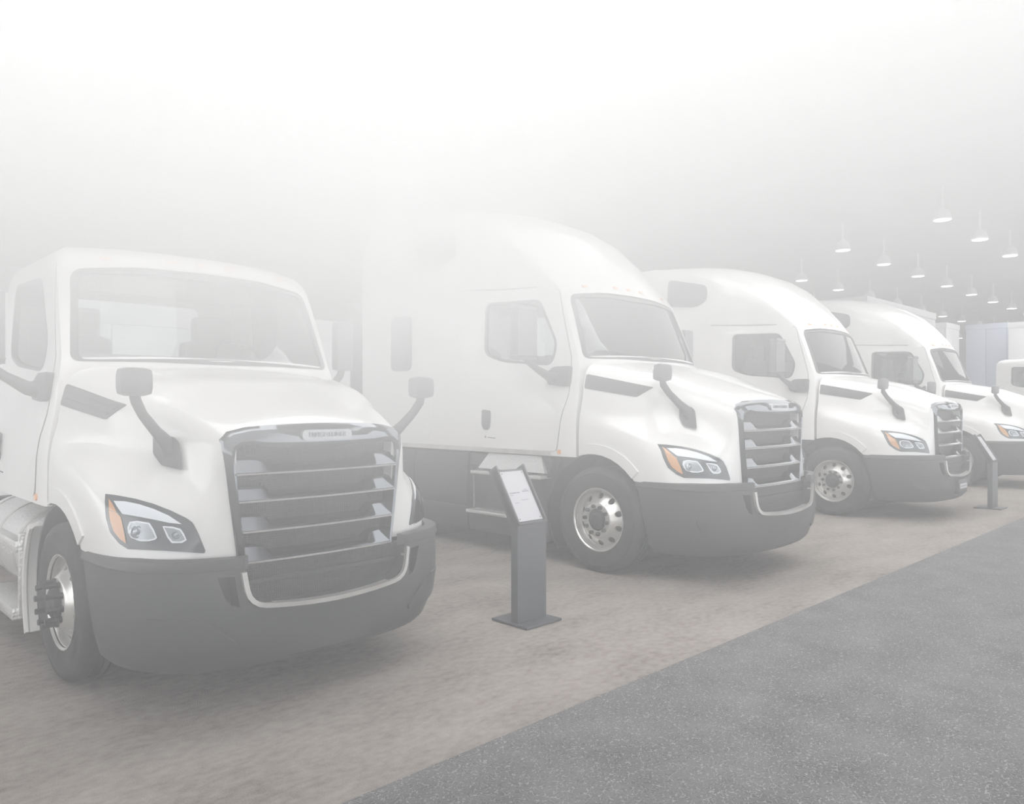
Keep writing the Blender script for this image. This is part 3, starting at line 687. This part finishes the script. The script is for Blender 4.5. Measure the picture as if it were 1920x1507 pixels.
GRP = 'white trucks lined up in the hall'
t2 = truck(True, False, -.67, False)
t3 = copy_tree(t2); t4 = copy_tree(t2)
t1 = truck(False, True, -.95, True); t5 = copy_tree(t1)
t1.location = (2.336, 5.163, 0); t1.scale = (.887, .974, .907)
t2.location = (7.075, 4.788, 0); t3.location = (12.612, 4.798, 0); t4.location = (18.6, 4.8, 0)
t5.location = (32.55, 4.75, 0); t5.scale = (1, 1.3, 1.06)
tag(t1, 'nearest white day cab truck with black lug nut covers and a bare metal fuel tank', 'truck', GRP)
tag(t2, 'white sleeper truck behind the near information stand, second in the row', 'truck', GRP)
tag(t3, 'white sleeper truck with a small white sticker on its bumper, third in the row', 'truck', GRP)
tag(t4, 'white sleeper truck behind the far information stand, fourth in the row', 'truck', GRP)
tag(t5, 'white day cab truck farthest off at the right edge, beyond four others', 'truck', GRP)
# third truck: far hood mirror and a bumper sticker
hood_mirrors(t3, -.67, (1,))
obj('plate_bracket', MB().box(-.20, .20, -1.42, -1.35, .36, .56, .01), M['plastic'], t3)
st = obj('bumper_sticker', MB().box(-.16, .16, -1.427, -1.421, .43, .50), M['paper'], t3, 'small white sticker')
obj('sticker_print', MB().box(-.13, .13, -1.429, -1.427, .455, .475), M['ink'], st)

# ------------------------------------------------------------------ information stands
def podium(x, y, label):
    R = bpy.data.objects.new('information_stand', None); COL.objects.link(R); R.location = (x, y, 0)
    obj('base_plate', MB().box(-.185, .195, -.16, .22, .004, .02, .003), M['podium'], R)
    w = .155; t = .035; zt = .755
    obj('column', MB().loft([[(-w, -t, z), (w, -t, z), (w, t, z + (0 if i == 0 else .045)), (-w, t, z + (0 if i == 0 else .045))] for i, z in enumerate((.02, zt))]), M['podium'], R)
    n = Vector((0, -.82, .57)); up = Vector((0, .52, .85)).normalized(); n = Vector((0, -up.z, up.y))
    L = .50; o = Vector((0, -t, zt - .01))
    def bar(x0, x1, a0, a1, h0, h1):
        P = []
        for a in (a0, a1):
            P.append([o + Vector((xx, 0, 0)) + up * a + n * h for xx, h in ((x0, h0), (x1, h0), (x1, h1), (x0, h1))])
        return MB().loft(P)
    hd = obj('sign_tray', bar(-w, w, 0, L - .03, -.045, 0), M['podium'], R)
    for xx in (-w, w - .014): obj('side_flange', bar(xx, xx + .014, 0, L, -.07, .022), M['podium'], hd)
    obj('lower_ledge', bar(-w, w, 0, .014, -.03, .022), M['podium'], hd)
    cd = obj('text_card', bar(-w + .028, w - .028, .03, L - .05, .002, .006), M['paper'], R, 'white printed card')
    rows = [(-.11, -.035, .262), (-.03, .0, .262), (.03, .10, .268), (.05, .09, .285), (-.11, -.08, .247), (-.09, -.05, .18), (-.02, .06, .20)]
    for i, (a, b, h) in enumerate(rows):
        obj('printed_line', bar(a, b, h, h + (.009 if i < 3 else .005), .006, .0066), M['ink'], cd)
    for sx in (-1, 1):
        for h in (.045, L - .07): obj('card_screw', bar(sx * .11 - .004, sx * .11 + .004, h, h + .008, .006, .009), M['podium'], cd)
    tag(R, label, 'information stand', 'information stands in front of the trucks'); return R
podium(4.185, 4.075, 'dark grey information stand with a slanted white card between the two nearest trucks')
podium(14.03, 3.34, 'small distant dark grey information stand with a slanted card near the fourth truck')

# ------------------------------------------------------------------ far booths
M['booth_white'] = mat('booth_white', (.75, .75, .76), .6); M['booth_blue'] = mat('booth_blue', (.46, .52, .68), .6); M['booth_grey'] = mat('booth_grey', (.36, .36, .37), .6)
def booth(x0, x1, y0, y1, h, m, label):
    R = bpy.data.objects.new('booth', None); COL.objects.link(R); R.location = ((x0 + x1) / 2, (y0 + y1) / 2, 0)
    a, b = (x1 - x0) / 2, (y1 - y0) / 2; n = max(2, round(2 * a / 1.5)); 
    for i in range(n):
        xa = -a + 2 * a * i / n; obj('wall_panel', MB().box(xa + .01, xa + 2 * a / n - .01, -b, -b + .08, .0, h - .3, .01), m, R)
    n = max(2, round(2 * b / 1.5))
    for i in range(n):
        ya = -b + .09 + (2 * b - .09) * i / n; obj('wall_panel', MB().box(-a, -a + .08, ya + .01, ya + (2 * b - .09) / n - .01, .0, h - .3, .01), m, R)
    obj('fascia', MB().box(-a - .03, a + .03, -b - .03, b + .03, h - .3, h, .02), m, R)
    tag(R, label, 'booth', 'exhibition booths'); return R
booth(-6, 8.2, 11.4, 15, 3.07, M['booth_white'], 'long pale display wall behind the nearest truck, seen through its cab')
booth(30, 38, 11.3, 14.5, 5.8, M['booth_grey'], 'tall light grey exhibition booth behind the third and fourth trucks')
booth(49, 54, 10.9, 13, 6.2, M['booth_blue'], 'hazy blue exhibition booth far off at the right')
booth(45.5, 47.8, 13, 17.5, 6.1, M['booth_white'], 'pale exhibition booth far off, just left of the blue one')
booth(46, 48.8, 5.5, 10.25, 5.9, M['booth_white'], 'white exhibition booth at the right edge, beyond the farthest truck')

# ------------------------------------------------------------------ high-bay ceiling lamps
em = bpy.data.materials.new('lamp_glow'); em.use_nodes = True
em.cycles.emission_sampling = 'NONE'; b = bsdf(em); b.inputs['Emission Color'].default_value = (1, .99, .96, 1); b.inputs['Emission Strength'].default_value = 5.0
M['lampshell'] = mat('lamp_housing', (.55, .55, .56), .5)
can = MB().loft([[(r * math.cos(k * PI / 8), r * math.sin(k * PI / 8), z) for k in range(16)] for r, z in ((.26, -.45), (.28, -.44), (.2, -.15), (.09, -.08), (.03, 0), (.03, .6))], cap=True).mesh('lamp_housing')
disc = MB().loft([[(r * math.cos(k * PI / 8), r * math.sin(k * PI / 8), z) for k in range(16)] for r, z in ((.25, -.465), (.25, -.45))]).mesh('lamp_lens')
for j, yy in enumerate((7.8, 12.0, 16.3, 20.6, 25)):
    for i in range(-2, 15):
        xx = 16.9 + 4.2 * i + (1.6 if j % 2 == 0 else 0)
        if xx - yy < 15: continue
        L = obj('ceiling_lamp', can, M['lampshell']); L.location = (xx, yy, 8.0)
        tag(L, 'round high bay lamp glowing under the hall ceiling', 'ceiling lamp', 'high bay lamps under the hall ceiling')
        obj('lamp_lens', disc, em, L)
